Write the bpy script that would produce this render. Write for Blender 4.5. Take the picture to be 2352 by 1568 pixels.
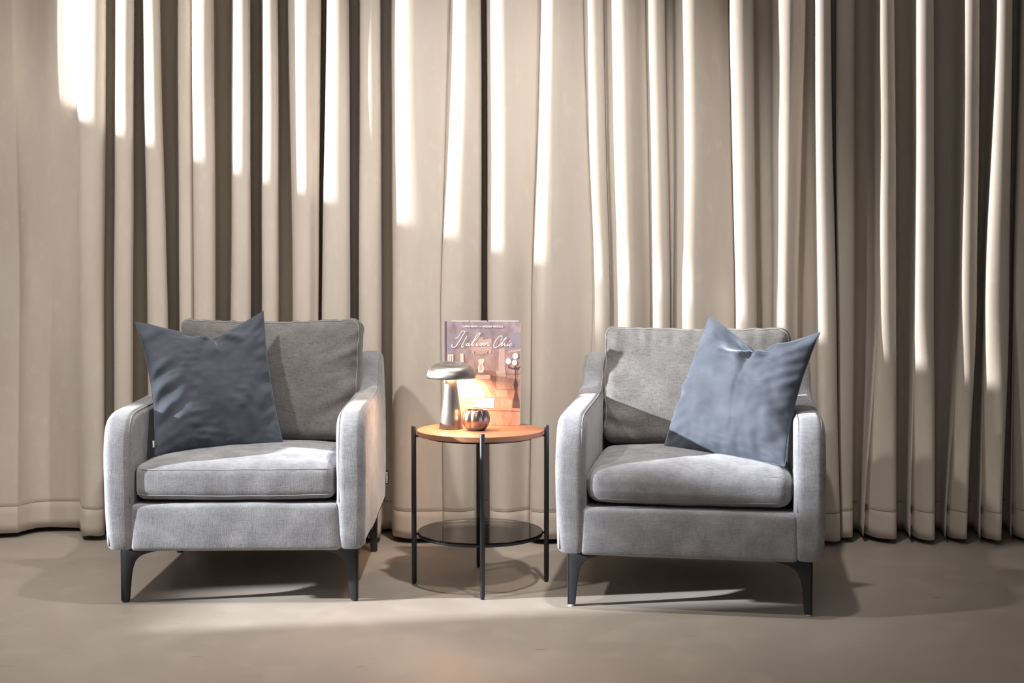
import bpy, bmesh, math, random
from mathutils import Vector, Matrix, noise

for o in list(bpy.data.objects):
    bpy.data.objects.remove(o, do_unlink=True)
SC = bpy.context.scene
COL = SC.collection
random.seed(4)

# ------------------------------------------------------------------ camera
F_PX, CAM_H = 2898.0, 1.108
PITCH = math.atan(157 / F_PX)
cam_data = bpy.data.cameras.new('camera')
cam = bpy.data.objects.new('camera', cam_data)
COL.objects.link(cam)
cam.location = (0, 0, CAM_H)
cam.rotation_euler = (math.pi / 2 - PITCH, 0, 0)
cam_data.sensor_width = 36
cam_data.lens = F_PX / 2352 * 36
cam_data.dof.use_dof = True
cam_data.dof.focus_distance = 4.35
cam_data.dof.aperture_fstop = 3.2
SC.camera = cam

# ------------------------------------------------------------------ world, lights, exposure
SC.view_settings.view_transform = 'Standard'
SC.view_settings.look = 'None'
SC.view_settings.gamma = 1
SC.view_settings.use_curve_mapping = False
SC.view_settings.exposure = 0.0
w = bpy.data.worlds.new('world')
SC.world = w
w.use_nodes = True
w.node_tree.nodes['Background'].inputs[0].default_value = (1.0, 0.95, 0.90, 1)
w.node_tree.nodes['Background'].inputs[1].default_value = 0.16


def light(name, kind, loc, energy, color, target=None, **kw):
    d = bpy.data.lights.new(name, kind)
    d.energy = energy
    d.color = color
    for k, v in kw.items():
        setattr(d, k, v)
    o = bpy.data.objects.new(name, d)
    COL.objects.link(o)
    o.location = loc
    if target is not None:
        o.rotation_euler = (Vector(target) - Vector(loc)).to_track_quat('-Z', 'Y').to_euler()
    return o


# low sun, its beam cut by openings in the unseen left wall
sun_dir = Vector((1, 0.18, -0.30))
light('sun', 'SUN', (-9, 2, 4), 13.4, (0.93, 0.96, 1.0), Vector((-9, 2, 4)) + sun_dir, angle=math.radians(1.1))
# profile spot of the ceiling track that rakes along the curtain
sp = Vector((-6.3, 4.15, 3.04))
ax = Vector((6.3, 0.95, 0)).normalized()
el = math.radians(-3.0)
light('track_spot_curtain', 'SPOT', sp, 6200, (1.0, 0.98, 0.96),
      sp + Vector((ax.x * math.cos(el), ax.y * math.cos(el), math.sin(el))),
      spot_size=math.radians(26.6), spot_blend=0.03, shadow_soft_size=0.03)
# ceiling downlights
light('downlight_right', 'SPOT', (0.32, 3.45, 3.3), 280, (1.0, 0.95, 0.905), (-0.02, 4.65, 1.15),
      spot_size=math.radians(76), spot_blend=1.0, shadow_soft_size=0.05)
light('downlight_left', 'SPOT', (-2.1, 3.1, 3.3), 310, (1.0, 0.95, 0.90), (-0.9, 4.7, 0.6),
      spot_size=math.radians(86), spot_blend=1.0, shadow_soft_size=0.08)
# unseen area lamp added as soft fill from the front
light('front_fill', 'AREA', (-0.3, 0.9, 3.3), 34, (1.0, 0.97, 0.94), (-0.2, 4.0, 0.0), size=1.6)


# ------------------------------------------------------------------ helpers
def tag(o, label=None, cat=None, group=None, kind=None):
    if label: o['label'] = label
    if cat: o['category'] = cat
    if group: o['group'] = group
    if kind: o['kind'] = kind
    return o


def empty(name, loc, rz=0):
    o = bpy.data.objects.new(name, None)
    COL.objects.link(o)
    o.location = loc
    o.rotation_euler = (0, 0, rz)
    o.empty_display_size = 0.1
    return o


def mesh_obj(name, verts, faces, mat, parent=None, smooth=True, sharp=None, mats=None, fmats=None):
    me = bpy.data.meshes.new(name)
    me.from_pydata([tuple(v) for v in verts], [], faces)
    bm = bmesh.new()
    bm.from_mesh(me)
    bmesh.ops.recalc_face_normals(bm, faces=bm.faces)
    bm.to_mesh(me)
    bm.free()
    if mats:
        for m in mats: me.materials.append(m)
        for p, i in zip(me.polygons, fmats): p.material_index = i
    elif mat:
        me.materials.append(mat)
    if smooth:
        me.polygons.foreach_set('use_smooth', [True] * len(me.polygons))
        if sharp: me.set_sharp_from_angle(angle=math.radians(sharp))
    o = bpy.data.objects.new(name, me)
    COL.objects.link(o)
    if parent: o.parent = parent
    return o


def rbox(size, r, n=(12, 12, 12), deform=None, center=(0, 0, 0)):
    """rounded box as a welded grid; returns verts, faces"""
    h = [s / 2 for s in size]
    r = min(r, min(h) * 0.999)

    def ticks(hh, k):
        e = [-hh, -hh + r * 0.25, -hh + r * 0.6, -hh + r]
        inner = [-hh + r + (2 * (hh - r)) * i / k for i in range(1, k)]
        return e + inner + [-x for x in reversed(e)]
    T = [ticks(h[i], max(2, n[i])) for i in range(3)]
    verts, idx, faces = [], {}, []

    def vid(p):
        key = tuple(round(c, 6) for c in p)
        if key in idx: return idx[key]
        q = [max(-(h[i] - r), min(h[i] - r, p[i])) for i in range(3)]
        d = Vector([p[i] - q[i] for i in range(3)])
        v = Vector(q) + (d.normalized() * r if d.length > 1e-9 else d)
        idx[key] = len(verts)
        verts.append(v)
        return idx[key]
    for a in range(3):
        b, c = (a + 1) % 3, (a + 2) % 3
        for s in (-1, 1):
            for i in range(len(T[b]) - 1):
                for j in range(len(T[c]) - 1):
                    quad = []
                    for (ii, jj) in ((i, j), (i + 1, j), (i + 1, j + 1), (i, j + 1)):
                        p = [0, 0, 0]
                        p[a] = s * h[a]; p[b] = T[b][ii]; p[c] = T[c][jj]
                        quad.append(vid(p))
                    if len(set(quad)) >= 3:
                        faces.append(quad if s > 0 else quad[::-1])
    out = []
    for v in verts:
        if deform: v = deform(Vector(v))
        out.append(Vector(v) + Vector(center))
    return out, faces


def box(x0, x1, y0, y1, z0, z1):
    v = [(x, y, z) for x in (x0, x1) for y in (y0, y1) for z in (z0, z1)]
    f = [(0, 1, 3, 2), (4, 6, 7, 5), (0, 4, 5, 1), (2, 3, 7, 6), (0, 2, 6, 4), (1, 5, 7, 3)]
    return v, f


def join(*parts):
    V, Fc = [], []
    for v, f in parts:
        k = len(V)
        V += list(v)
        Fc += [tuple(i + k for i in q) for q in f]
    return V, Fc


def smooth_path(pts, it=2, closed=False):
    pts = [Vector(p) for p in pts]
    for _ in range(it):
        out = []
        m = len(pts)
        rng = range(m if closed else m - 1)
        if not closed: out.append(pts[0])
        for i in rng:
            a, b = pts[i], pts[(i + 1) % m]
            out += [a * 0.75 + b * 0.25, a * 0.25 + b * 0.75]
        if not closed: out.append(pts[-1])
        pts = out
    return pts


def tube(pts, r, seg=8, closed=False, flat=None):
    """swept tube; r number or list; flat=(normal, factor) squashes along normal"""
    pts = [Vector(p) for p in pts]
    n = len(pts)
    V, Fc = [], []
    up = Vector((0.123, 0.456, 0.88)).normalized()
    for i, p in enumerate(pts):
        a = pts[(i - 1) % n] if (closed or i > 0) else p
        b = pts[(i + 1) % n] if (closed or i < n - 1) else p
        t = (b - a)
        t = t.normalized() if t.length > 1e-9 else Vector((0, 0, 1))
        s = t.cross(up)
        if s.length < 0.1: s = t.cross(Vector((1, 0, 0)))
        s.normalize()
        u = s.cross(t).normalized()
        rr = r[i] if isinstance(r, (list, tuple)) else r
        for k in range(seg):
            an = 2 * math.pi * k / seg
            d = (s * math.cos(an) + u * math.sin(an)) * rr
            if flat:
                nn = flat[0]
                d = d - nn * d.dot(nn) * (1 - flat[1])
            V.append(p + d)
    m = n if closed else n - 1
    for i in range(m):
        for k in range(seg):
            a = i * seg + k; b = i * seg + (k + 1) % seg
            c = ((i + 1) % n) * seg + (k + 1) % seg; d = ((i + 1) % n) * seg + k
            Fc.append((a, b, c, d))
    if not closed:
        Fc.append(tuple(range(seg))[::-1])
        Fc.append(tuple((n - 1) * seg + k for k in range(seg)))
    return V, Fc


def lathe(profile, seg=64, center=(0, 0, 0), rfun=None, closed_profile=False):
    cx, cy, cz = center
    V, Fc = [], []
    n = len(profile)
    for i, (r, z) in enumerate(profile):
        for k in range(seg):
            a = 2 * math.pi * k / seg
            rr = rfun(r, z, a, i) if rfun else r
            V.append(Vector((cx + rr * math.cos(a), cy + rr * math.sin(a), cz + z)))
    for i in range(n if closed_profile else n - 1):
        for k in range(seg):
            j = (i + 1) % n
            Fc.append((i * seg + k, i * seg + (k + 1) % seg, j * seg + (k + 1) % seg, j * seg + k))
    if not closed_profile:
        Fc.append(tuple(range(seg))[::-1])
        Fc.append(tuple((n - 1) * seg + k for k in range(seg)))
    return V, Fc


def prism(outline, c0, c1, r=0.0, steps=4, to3d=lambda a, b, c: (c, a, b)):
    """outline polygon (a,b) extruded along c with rounded rims"""
    P = [Vector((a, b)) for a, b in outline]
    n = len(P)
    area = sum(P[i].x * P[(i + 1) % n].y - P[(i + 1) % n].x * P[i].y for i in range(n))
    if area < 0: P.reverse()
    N = []
    for i in range(n):
        e1 = (P[i] - P[i - 1]).normalized(); e2 = (P[(i + 1) % n] - P[i]).normalized()
        n1 = Vector((e1.y, -e1.x)); n2 = Vector((e2.y, -e2.x))
        m = (n1 + n2)
        m = m.normalized() if m.length > 1e-6 else n1
        N.append(m / max(0.5, m.dot(n1)))
    rings = []
    if r > 0:
        for k in range(steps + 1):
            th = math.pi / 2 * k / steps
            rings.append((c0 + r * (1 - math.sin(th)), r * (1 - math.cos(th))) if False else (c0 + r * (1 - math.sin(th)), r * (1 - math.cos(th))))
        rings = [(c0 + r * (1 - math.cos(math.pi / 2 * k / steps)), r * (1 - math.sin(math.pi / 2 * k / steps))) for k in range(steps + 1)]
        rings += [(c1 - r * (1 - math.cos(math.pi / 2 * k / steps)), r * (1 - math.sin(math.pi / 2 * k / steps))) for k in range(steps, -1, -1)]
    else:
        rings = [(c0, 0), (c1, 0)]
    V, Fc = [], []
    for c, ins in rings:
        for i in range(n):
            q = P[i] - N[i] * ins
            V.append(Vector(to3d(q.x, q.y, c)))
    for k in range(len(rings) - 1):
        for i in range(n):
            j = (i + 1) % n
            Fc.append((k * n + i, k * n + j, (k + 1) * n + j, (k + 1) * n + i))
    Fc.append(tuple(range(n))[::-1])
    Fc.append(tuple((len(rings) - 1) * n + i for i in range(n)))
    return V, Fc


def fbm(p, s=1.0, o=3):
    return noise.fractal(Vector(p) * s, 1.0, 2.0, o)


# ------------------------------------------------------------------ materials
def new_mat(name):
    m = bpy.data.materials.new(name)
    m.use_nodes = True
    nt = m.node_tree
    return m, nt, nt.nodes['Principled BSDF']


def setp(b, **kw):
    for k, v in kw.items():
        b.inputs[k.replace('_', ' ')].default_value = v


def plain(name, col, rough=0.5, metal=0.0, **kw):
    m, nt, b = new_mat(name)
    setp(b, Base_Color=(*col, 1), Roughness=rough, Metallic=metal, **kw)
    return m


def noise_col(nt, b, c1, c2, scale, stretch=(1, 1, 1), detail=4, lo=0.3, hi=0.7, coord='Object', extra=None):
    tc = nt.nodes.new('ShaderNodeTexCoord')
    mp = nt.nodes.new('ShaderNodeMapping')
    mp.inputs['Scale'].default_value = stretch
    nt.links.new(tc.outputs[coord], mp.inputs[0])
    nz = nt.nodes.new('ShaderNodeTexNoise')
    nz.inputs['Scale'].default_value = scale
    nz.inputs['Detail'].default_value = detail
    nt.links.new(mp.outputs[0], nz.inputs['Vector'])
    rp = nt.nodes.new('ShaderNodeMapRange')
    rp.inputs['From Min'].default_value = lo
    rp.inputs['From Max'].default_value = hi
    nt.links.new(nz.outputs['Fac'], rp.inputs['Value'])
    mx = nt.nodes.new('ShaderNodeMix')
    mx.data_type = 'RGBA'
    nt.links.new(rp.outputs[0], mx.inputs['Factor'])
    if extra is None:
        mx.inputs['A'].default_value = (*c1, 1)
    else:
        nt.links.new(extra, mx.inputs['A'])
    mx.inputs['B'].default_value = (*c2, 1)
    return mx.outputs['Result'], nz.outputs['Fac'], mp


def add_bump(nt, b, height, strength=0.3, dist=0.002, prev=None):
    bp = nt.nodes.new('ShaderNodeBump')
    bp.inputs['Strength'].default_value = strength
    bp.inputs['Distance'].default_value = dist
    nt.links.new(height, bp.inputs['Height'])
    if prev is not None: nt.links.new(prev, bp.inputs['Normal'])
    nt.links.new(bp.outputs[0], b.inputs['Normal'])
    return bp.outputs[0]


def mixrgb(nt, mode, a, bb, fac):
    mx = nt.nodes.new('ShaderNodeMix')
    mx.data_type = 'RGBA'
    mx.blend_type = mode
    for key, val in (('A', a), ('B', bb)):
        if isinstance(val, tuple): mx.inputs[key].default_value = val
        else: nt.links.new(val, mx.inputs[key])
    if isinstance(fac, float): mx.inputs['Factor'].default_value = fac
    else: nt.links.new(fac, mx.inputs['Factor'])
    return mx.outputs['Result']


def fabric(name, c1, c2, weave=900, sheen=0.25, contrast=0.5):
    m, nt, b = new_mat(name)
    col, f1, _ = noise_col(nt, b, c1, c2, 14, (1, 1, 1), 5, 0.32, 0.7)
    dark = tuple(c * 0.45 for c in c1)
    h, fh, _ = noise_col(nt, b, (1, 1, 1), (0.5, 0.5, 0.5), weave, (1, 1, 0.12), 2, 0.45, 0.75)
    v, fv, _ = noise_col(nt, b, (1, 1, 1), (0.5, 0.5, 0.5), weave, (0.12, 0.12, 1), 2, 0.45, 0.75)
    c = mixrgb(nt, 'MULTIPLY', col, h, contrast)
    c = mixrgb(nt, 'MULTIPLY', c, v, contrast)
    nt.links.new(c, b.inputs['Base Color'])
    p = add_bump(nt, b, fh, 0.35, 0.0010)
    p = add_bump(nt, b, fv, 0.35, 0.0010, p)
    setp(b, Roughness=0.95, Sheen_Weight=sheen, Sheen_Roughness=0.4)
    b.inputs['Specular IOR Level'].default_value = 0.15
    return m


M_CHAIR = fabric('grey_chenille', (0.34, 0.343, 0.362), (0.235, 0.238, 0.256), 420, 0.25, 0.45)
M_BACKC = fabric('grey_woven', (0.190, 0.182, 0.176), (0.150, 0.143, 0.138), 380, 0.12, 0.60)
M_PIPE = plain('grey_piping', (0.255, 0.255, 0.265), 0.95)
# velvet pillow
m, nt, b = new_mat('slate_velvet')
c_, f_, _ = noise_col(nt, b, (0.050, 0.058, 0.074), (0.074, 0.084, 0.105), 9, (1, 1, 1.3), 5, 0.35, 0.68)
nt.links.new(c_, b.inputs['Base Color'])
tc, ff, _ = noise_col(nt, b, (1, 1, 1), (0, 0, 0), 700, (1, 1, 1), 2)
add_bump(nt, b, ff, 0.15, 0.0006)
setp(b, Roughness=0.75, Sheen_Weight=0.7, Sheen_Roughness=0.35)
b.inputs['Sheen Tint'].default_value = (0.75, 0.83, 1, 1)
b.inputs['Specular IOR Level'].default_value = 0.2
M_VELVET = m

# curtain
m, nt, b = new_mat('beige_curtain_velvet')
c_, f_, _ = noise_col(nt, b, (0.60, 0.535, 0.47), (0.54, 0.475, 0.41), 5, (2.2, 2.2, 0.35), 6, 0.3, 0.7)
c2_, f2_, _ = noise_col(nt, b, None, (0.64, 0.57, 0.50), 30, (1, 1, 0.5), 4, 0.55, 0.9, extra=c_)
nt.links.new(c2_, b.inputs['Base Color'])
_, ff, _ = noise_col(nt, b, (1, 1, 1), (0, 0, 0), 600, (1, 1, 0.6), 2)
add_bump(nt, b, ff, 0.18, 0.0008)
setp(b, Roughness=0.9, Sheen_Weight=0.15, Sheen_Roughness=0.5)
b.inputs['Specular IOR Level'].default_value = 0.1
M_CURT = m
M_STITCH = plain('curtain_stitch', (0.30, 0.245, 0.19), 0.9)

# floor
m, nt, b = new_mat('polished_concrete')
c_, f_, _ = noise_col(nt, b, (0.385, 0.337, 0.295), (0.335, 0.292, 0.253), 1.6, (1, 1, 1), 8, 0.3, 0.7)
c2_, f2_, _ = noise_col(nt, b, None, (0.42, 0.37, 0.325), 7, (1, 1, 1), 6, 0.5, 0.85, extra=c_)
c3_, f3_, _ = noise_col(nt, b, None, (0.12, 0.10, 0.085), 16, (0.5, 3.5, 1), 3, 0.70, 0.78, extra=c2_)
nt.links.new(c3_, b.inputs['Base Color'])
mr = nt.nodes.new('ShaderNodeMapRange')
mr.inputs['To Min'].default_value = 0.36
mr.inputs['To Max'].default_value = 0.55
nt.links.new(f2_, mr.inputs[0])
nt.links.new(mr.outputs[0], b.inputs['Roughness'])
add_bump(nt, b, f2_, 0.05, 0.004)
b.inputs['Specular IOR Level'].default_value = 0.35
M_FLOOR = m
M_WALL = plain('wall_plaster', (0.55, 0.52, 0.48), 0.9)
M_DARK = plain('wall_dark_grey', (0.10, 0.09, 0.085), 0.9)
M_BLACK = plain('black_powder_coat', (0.016, 0.017, 0.022), 0.42)
M_LEG = plain('black_leg_steel', (0.022, 0.023, 0.030), 0.5)
M_GLIDE = plain('pale_plastic_glide', (0.5, 0.5, 0.52), 0.4)

# wood
m, nt, b = new_mat('warm_wood_veneer')
c_, f_, _ = noise_col(nt, b, (0.30, 0.138, 0.078), (0.235, 0.100, 0.053), 9, (1, 14, 6), 6, 0.3, 0.7)
nt.links.new(c_, b.inputs['Base Color'])
setp(b, Roughness=0.42)
add_bump(nt, b, f_, 0.05, 0.001)
M_WOOD = m

# smoked glass
m = bpy.data.materials.new('smoked_glass')
m.use_nodes = True
nt = m.node_tree
nt.nodes.clear()
out = nt.nodes.new('ShaderNodeOutputMaterial')
tr = nt.nodes.new('ShaderNodeBsdfTransparent')
tr.inputs[0].default_value = (0.74, 0.71, 0.67, 1)
gl = nt.nodes.new('ShaderNodeBsdfGlossy')
gl.inputs['Roughness'].default_value = 0.02
fr = nt.nodes.new('ShaderNodeFresnel')
fr.inputs[0].default_value = 1.45
mx = nt.nodes.new('ShaderNodeMixShader')
nt.links.new(fr.outputs[0], mx.inputs[0])
nt.links.new(tr.outputs[0], mx.inputs[1])
nt.links.new(gl.outputs[0], mx.inputs[2])
nt.links.new(mx.outputs[0], out.inputs[0])
M_GLASS = m

# brushed nickel
m, nt, b = new_mat('brushed_nickel')
setp(b, Base_Color=(0.47, 0.44, 0.41, 1), Metallic=1.0, Roughness=0.34, Anisotropic=0.7)
tg = nt.nodes.new('ShaderNodeTangent')
tg.direction_type = 'RADIAL'
tg.axis = 'Z'
nt.links.new(tg.outputs[0], b.inputs['Tangent'])
_, ff, mp = noise_col(nt, b, (1, 1, 1), (0, 0, 0), 60, (0.3, 0.3, 30), 2)
add_bump(nt, b, ff, 0.06, 0.0005)
M_NICKEL = m
# bronze lustre glass of the candle holder
m, nt, b = new_mat('bronze_lustre')
c_, f_, _ = noise_col(nt, b, (0.50, 0.36, 0.22), (0.34, 0.28, 0.30), 18, (1, 1, 0.4), 2, 0.4, 0.6)
nt.links.new(c_, b.inputs['Base Color'])
setp(b, Metallic=1.0, Roughness=0.30)
M_LUSTRE = m


def emit(name, col, s):
    m = bpy.data.materials.new(name)
    m.use_nodes = True
    nt = m.node_tree
    b = nt.nodes['Principled BSDF']
    setp(b, Base_Color=(0.9, 0.85, 0.8, 1), Roughness=0.6)
    b.inputs['Emission Color'].default_value = (*col, 1)
    b.inputs['Emission Strength'].default_value = s
    return m


M_LED = emit('warm_led_diffuser', (1.0, 0.62, 0.38), 250)

# ------------------------------------------------------------------ the room
v, f = box(-6.7, 4.6, -3.0, 5.95, -0.12, 0.0)
tag(mesh_obj('floor', v, f, M_FLOOR, smooth=False), 'polished taupe concrete floor', kind='structure')
v, f = box(-6.7, 4.6, 5.75, 5.95, 0.0, 3.4)
tag(mesh_obj('wall_back', v, f, M_DARK, smooth=False), 'dark wall hidden behind the curtain', kind='structure')
v, f = box(-6.7, 4.6, -3.0, 5.95, 3.4, 3.5)
tag(mesh_obj('ceiling', v, f, M_WALL, smooth=False), 'plain ceiling above the frame', kind='structure')
# unseen wall added to mask the sun; stepped openings shape its beam
WY0, WY1, WY3, WY2, WZ0, WZM, WZ1 = 2.58, 2.84, 3.38, 3.47, 1.64, 2.62, 3.34
v, f = join(box(-6.7, -6.55, -3.0, WY0, 0, 3.4), box(-6.7, -6.55, 3.85, 5.95, 0, 3.4), box(-6.7, -6.55, WY2, 3.85, 0, 2.95), box(-6.7, -6.55, WY2, 3.74, 2.95, WZ1),
            box(-6.7, -6.55, WY2, 3.85, WZ1, 3.4),
            box(-6.7, -6.55, WY0, WY2, 0, WZ0), box(-6.7, -6.55, WY0, WY1, WZ0, WZM), box(-6.7, -6.55, WY3, WY2, WZ0, WZM),
            box(-6.7, -6.55, WY0, WY2, WZ1, 3.4))
tag(mesh_obj('sun_mask_wall', v, f, M_WALL, smooth=False), 'unseen side wall with openings shaped to cut the sun beam', kind='structure')

# ------------------------------------------------------------------ curtain
SP, CP = math.sin(PITCH), math.cos(PITCH)


def world_x(px, depth, z):
    axis = depth * CP - (z - CAM_H) * SP
    return (px - 1176) / F_PX * axis


# folds: left/right outline at three heights (top of frame, chair height, hem), front depth, kind, left lobe width, recession, depth of the recess that follows
LZ = [3.36, 2.2, 0.98, 0.018]
FOLDS = [
    # top,         mid,          hem,          front, kind, lobe, recede, recess
    ((-700, -600), (-700, -600), (-700, -600), 5.16, 'r', 0, 0, 5.36),
    ((-560, -470), (-560, -470), (-560, -470), 5.14, 'r', 0, 0, 5.36),
    ((-420, -330), (-425, -330), (-425, -330), 5.15, 'r', 0, 0, 5.36),
    ((-280, -180), (-280, -180), (-280, -180), 5.14, 'r', 0, 0, 5.36),
    ((-120, 32), (-120, 46), (-120, 40), 5.25, 'f', 40, 0.05, 5.35),
    ((181, 243), (182, 238), (188, 240), 5.17, 'r', 0, 0, 5.33),
    ((267, 307), (265, 305), (266, 304), 5.14, 'r', 0, 0, 5.34),
    ((329, 366), (342, 384), (344, 388), 5.13, 'r', 0, 0, 5.35),
    ((410, 439), (413, 445), (414, 446), 5.17, 'r', 0, 0, 5.20),
    ((440, 490), (446, 494), (448, 496), 5.13, 'r', 0, 0, 5.35),
    ((537, 574), (533, 575), (533, 575), 5.13, 'r', 0, 0, 5.36),
    ((603, 637), (603, 637), (603, 638), 5.13, 'r', 0, 0, 5.33),
    ((663, 737), (675, 731), (678, 728), 5.13, 'f', 44, 0.03, 5.38),
    ((751, 800), (740, 803), (738, 804), 5.11, 'r', 0, 0, 5.34),
    ((828, 873), (825, 873), (824, 874), 5.13, 'r', 0, 0, 5.34),
    ((901, 1030), (903, 1012), (903, 1016), 5.12, 'f', 40, 0.04, 5.17),
    ((1033, 1104), (1014, 1104), (1018, 1090), 5.12, 'f', 45, 0.03, 5.38),
    ((1119, 1236), (1120, 1222), (1127, 1212), 5.11, 'f', 40, 0.05, 5.18),
    ((1243, 1339), (1224, 1362), (1218, 1345), 5.10, 'f', 30, 0.05, 5.16),
    ((1341, 1385), (1366, 1400), (1362, 1398), 5.11, 'r', 0, 0, 5.24),
    ((1388, 1482), (1402, 1494), (1404, 1490), 5.10, 'f', 50, 0.07, 5.22),
    ((1486, 1527), (1498, 1538), (1500, 1540), 5.10, 'r', 0, 0, 5.28),
    ((1551, 1673), (1549, 1686), (1552, 1684), 5.10, 'f', 46, 0.07, 5.20),
    ((1676, 1730), (1690, 1738), (1692, 1740), 5.09, 'r', 0, 0, 5.25),
    ((1775, 1848), (1778, 1832), (1778, 1830), 5.09, 'f', 60, 0.04, 5.22),
    ((1872, 1906), (1879, 1919), (1888, 1929), 5.07, 'r', 0, 0, 5.38),
    ((1920, 1962), (1922, 1960), (1931, 1957), 5.13, 'r', 0, 0, 5.32),
    ((2018, 2053), (2020, 2058), (1984, 2058), 5.09, 'r', 0, 0, 5.33),
    ((2106, 2144), (2103, 2145), (2092, 2147), 5.07, 'r', 0, 0, 5.34),
    ((2215, 2250), (2208, 2243), (2172, 2219), 5.08, 'r', 0, 0, 5.36),
    ((2292, 2325), (2262, 2317), (2252, 2300), 5.06, 'r', 0, 0, 5.38),
    ((2347, 2400), (2328, 2390), (2324, 2384), 5.08, 'r', 0, 0, 5.34),
    ((2440, 2490), (2440, 2490), (2436, 2490), 5.08, 'r', 0, 0, 5.34),
    ((2550, 2610), (2550, 2610), (2550, 2610), 5.08, 'r', 0, 0, 5.34),
    ((2680, 2740), (2680, 2740), (2680, 2740), 5.08, 'r', 0, 0, 5.34),
]


def section(li, z, lvl=0):
    """plan curve at level li: list of (px, depth)"""
    out = []
    for i, fo in enumerate(FOLDS):
        xl, xr = fo[li]
        fr, kind, lobe, rec, back = fo[3:8]
        if i == 4: fr -= (0, 0, 0.02, 0.06)[lvl]
        if i == 15 and lvl >= 2: rec = 0.012
        nxt = FOLDS[i + 1][li][0] if i + 1 < len(FOLDS) else xr + 40
        wpx = xr - xl
        mpp = 5.15 / F_PX
        if kind == 'r':
            r = min(0.5 * wpx * mpp * 1.05, 0.05)
            for k in range(13):
                a = math.pi * k / 12
                sl = 0.13 * max(0, 1 - k / 10) ** 1.1 if (i >= 27 and lvl == 3) else 0
                out.append((xl + wpx * (0.5 - 0.5 * math.cos(a)), fr + sl + r * (1 - math.sin(a) ** 0.62 if 0 < k < 12 else 1.0)))
        else:
            lw = min(lobe, wpx * 0.6)
            r = lw * mpp * (0.25 if i == 16 and lvl >= 2 else 0.9)
            endd = 0.03 if back >= 5.3 and i != 4 else 0.006
            for k in range(6):
                a = math.pi / 2 * k / 5
                out.append((xl + lw * (1 - math.cos(a)), fr + r * (1 - math.sin(a))))
            for k in range(1, 5):
                t = k / 4
                out.append((xl + lw + (wpx - lw - 8) * t, fr + rec * t ** 1.2))
            for k in range(1, 4):
                a = math.pi / 2 * k / 3
                out.append((xr - 8 + 8 * math.sin(a), fr + rec + endd * (1 - math.cos(a))))
        last = out[-1][1]
        nfr = FOLDS[i + 1][3] + 0.03 if i + 1 < len(FOLDS) else back
        back = max(back, last + 0.005, nfr + 0.003)
        g = nxt - xr
        # the left panel opens out into one broad shallow bay
        if i == 4:
            bay = ([(0.06, 5.315), (0.25, 5.33), (0.42, 5.318), (0.75, 5.265), (0.97, 5.30)],
                   [(0.06, 5.31), (0.25, 5.34), (0.45, 5.34), (0.75, 5.32), (0.97, 5.33)],
                   [(0.06, 5.27), (0.28, 5.335), (0.5, 5.355), (0.75, 5.36), (0.97, 5.36)])[li]
            out += [(xr + g * a, d) for a, d in bay]
        elif i >= 26:
            # steep return on the right, slanting plane up to the next fold
            nf = FOLDS[i + 1][3] + 0.045 if i + 1 < len(FOLDS) else back
            out += [(xr + 0.01 * g, last + (back - last) * 0.7), (xr + 0.06 * g, back), (xr + 0.48 * g, back - 0.005),
                    (xr + 0.80 * g, (back + nf) / 2), (nxt - 0.02 * g, nf + 0.01)]
        else:
            out += [(xr + 0.02 * g, last + (back - last) * 0.6), (xr + 0.15 * g, back - 0.006), (xr + 0.5 * g, back),
                    (xr + 0.85 * g, back - 0.006), (nxt - 0.02 * g, back + (nfr - back) * 0.6)]
    return out


secs = [section(0, LZ[0]), section(0, LZ[1]), section(1, LZ[2], 2), section(2, LZ[3], 3)]
NP = len(secs[0])
ROWS = 84


def curt_point(j, z):
    if z >= LZ[1]:
        a, b, t = 0, 1, (LZ[0] - z) / (LZ[0] - LZ[1])
    elif z >= LZ[2]:
        a, b, t = 1, 2, (LZ[1] - z) / (LZ[1] - LZ[2])
        t = t * t * (3 - 2 * t) * 0.5 + t * 0.5
    else:
        a, b, t = 2, 3, (LZ[2] - z) / (LZ[2] - LZ[3])
        t = t * t * (3 - 2 * t) * 0.5 + t * 0.5
    px = secs[a][j][0] * (1 - t) + secs[b][j][0] * t
    d = secs[a][j][1] * (1 - t) + secs[b][j][1] * t
    px += 2.2 * noise.noise(Vector((px * 0.012, z * 1.6, 3.0)))
    d += 0.006 * noise.noise(Vector((px * 0.01, z * 1.9, 9.0)))
    zz = z
    k = max(0.0, 1 - z / 0.16)
    d += 0.010 * k * noise.noise(Vector((px * 0.02, 1.0, 5.0)))
    if z < 0.03:
        zz += 0.010 * noise.noise(Vector((px * 0.03, 2.0, 1.0))) + 0.004
    return Vector((world_x(px, d, zz), d, zz))


zs = []
for i in range(ROWS):
    t = i / (ROWS - 1)
    zs.append(LZ[0] + (0.15 - LZ[0]) * t)
zs += [0.142, 0.136, 0.130, 0.10, 0.06, LZ[3]]
V, Fc = [], []
for z in zs:
    for j in range(NP):
        p = curt_point(j, z)
        if abs(z - 0.136) < 1e-6: p.y += 0.004
        V.append(p)
for i in range(len(zs) - 1):
    for j in range(NP - 1):
        Fc.append((i * NP + j, (i + 1) * NP + j, (i + 1) * NP + j + 1, i * NP + j + 1))
curtain = mesh_obj('curtain', V, Fc, M_CURT)
sol = curtain.modifiers.new('cloth', 'SOLIDIFY')
sol.thickness = 0.003
sol.offset = 0
tag(curtain, 'floor-length pleated beige velvet curtain hanging across the whole background', 'curtain')
seam_pts = [curt_point(j, 0.136) + Vector((0, -0.0012, 0)) for j in range(NP)]
v, f = tube(seam_pts, 0.0011, 5)
hem = mesh_obj('hem_stitching', v, f, M_STITCH, curtain)


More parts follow.
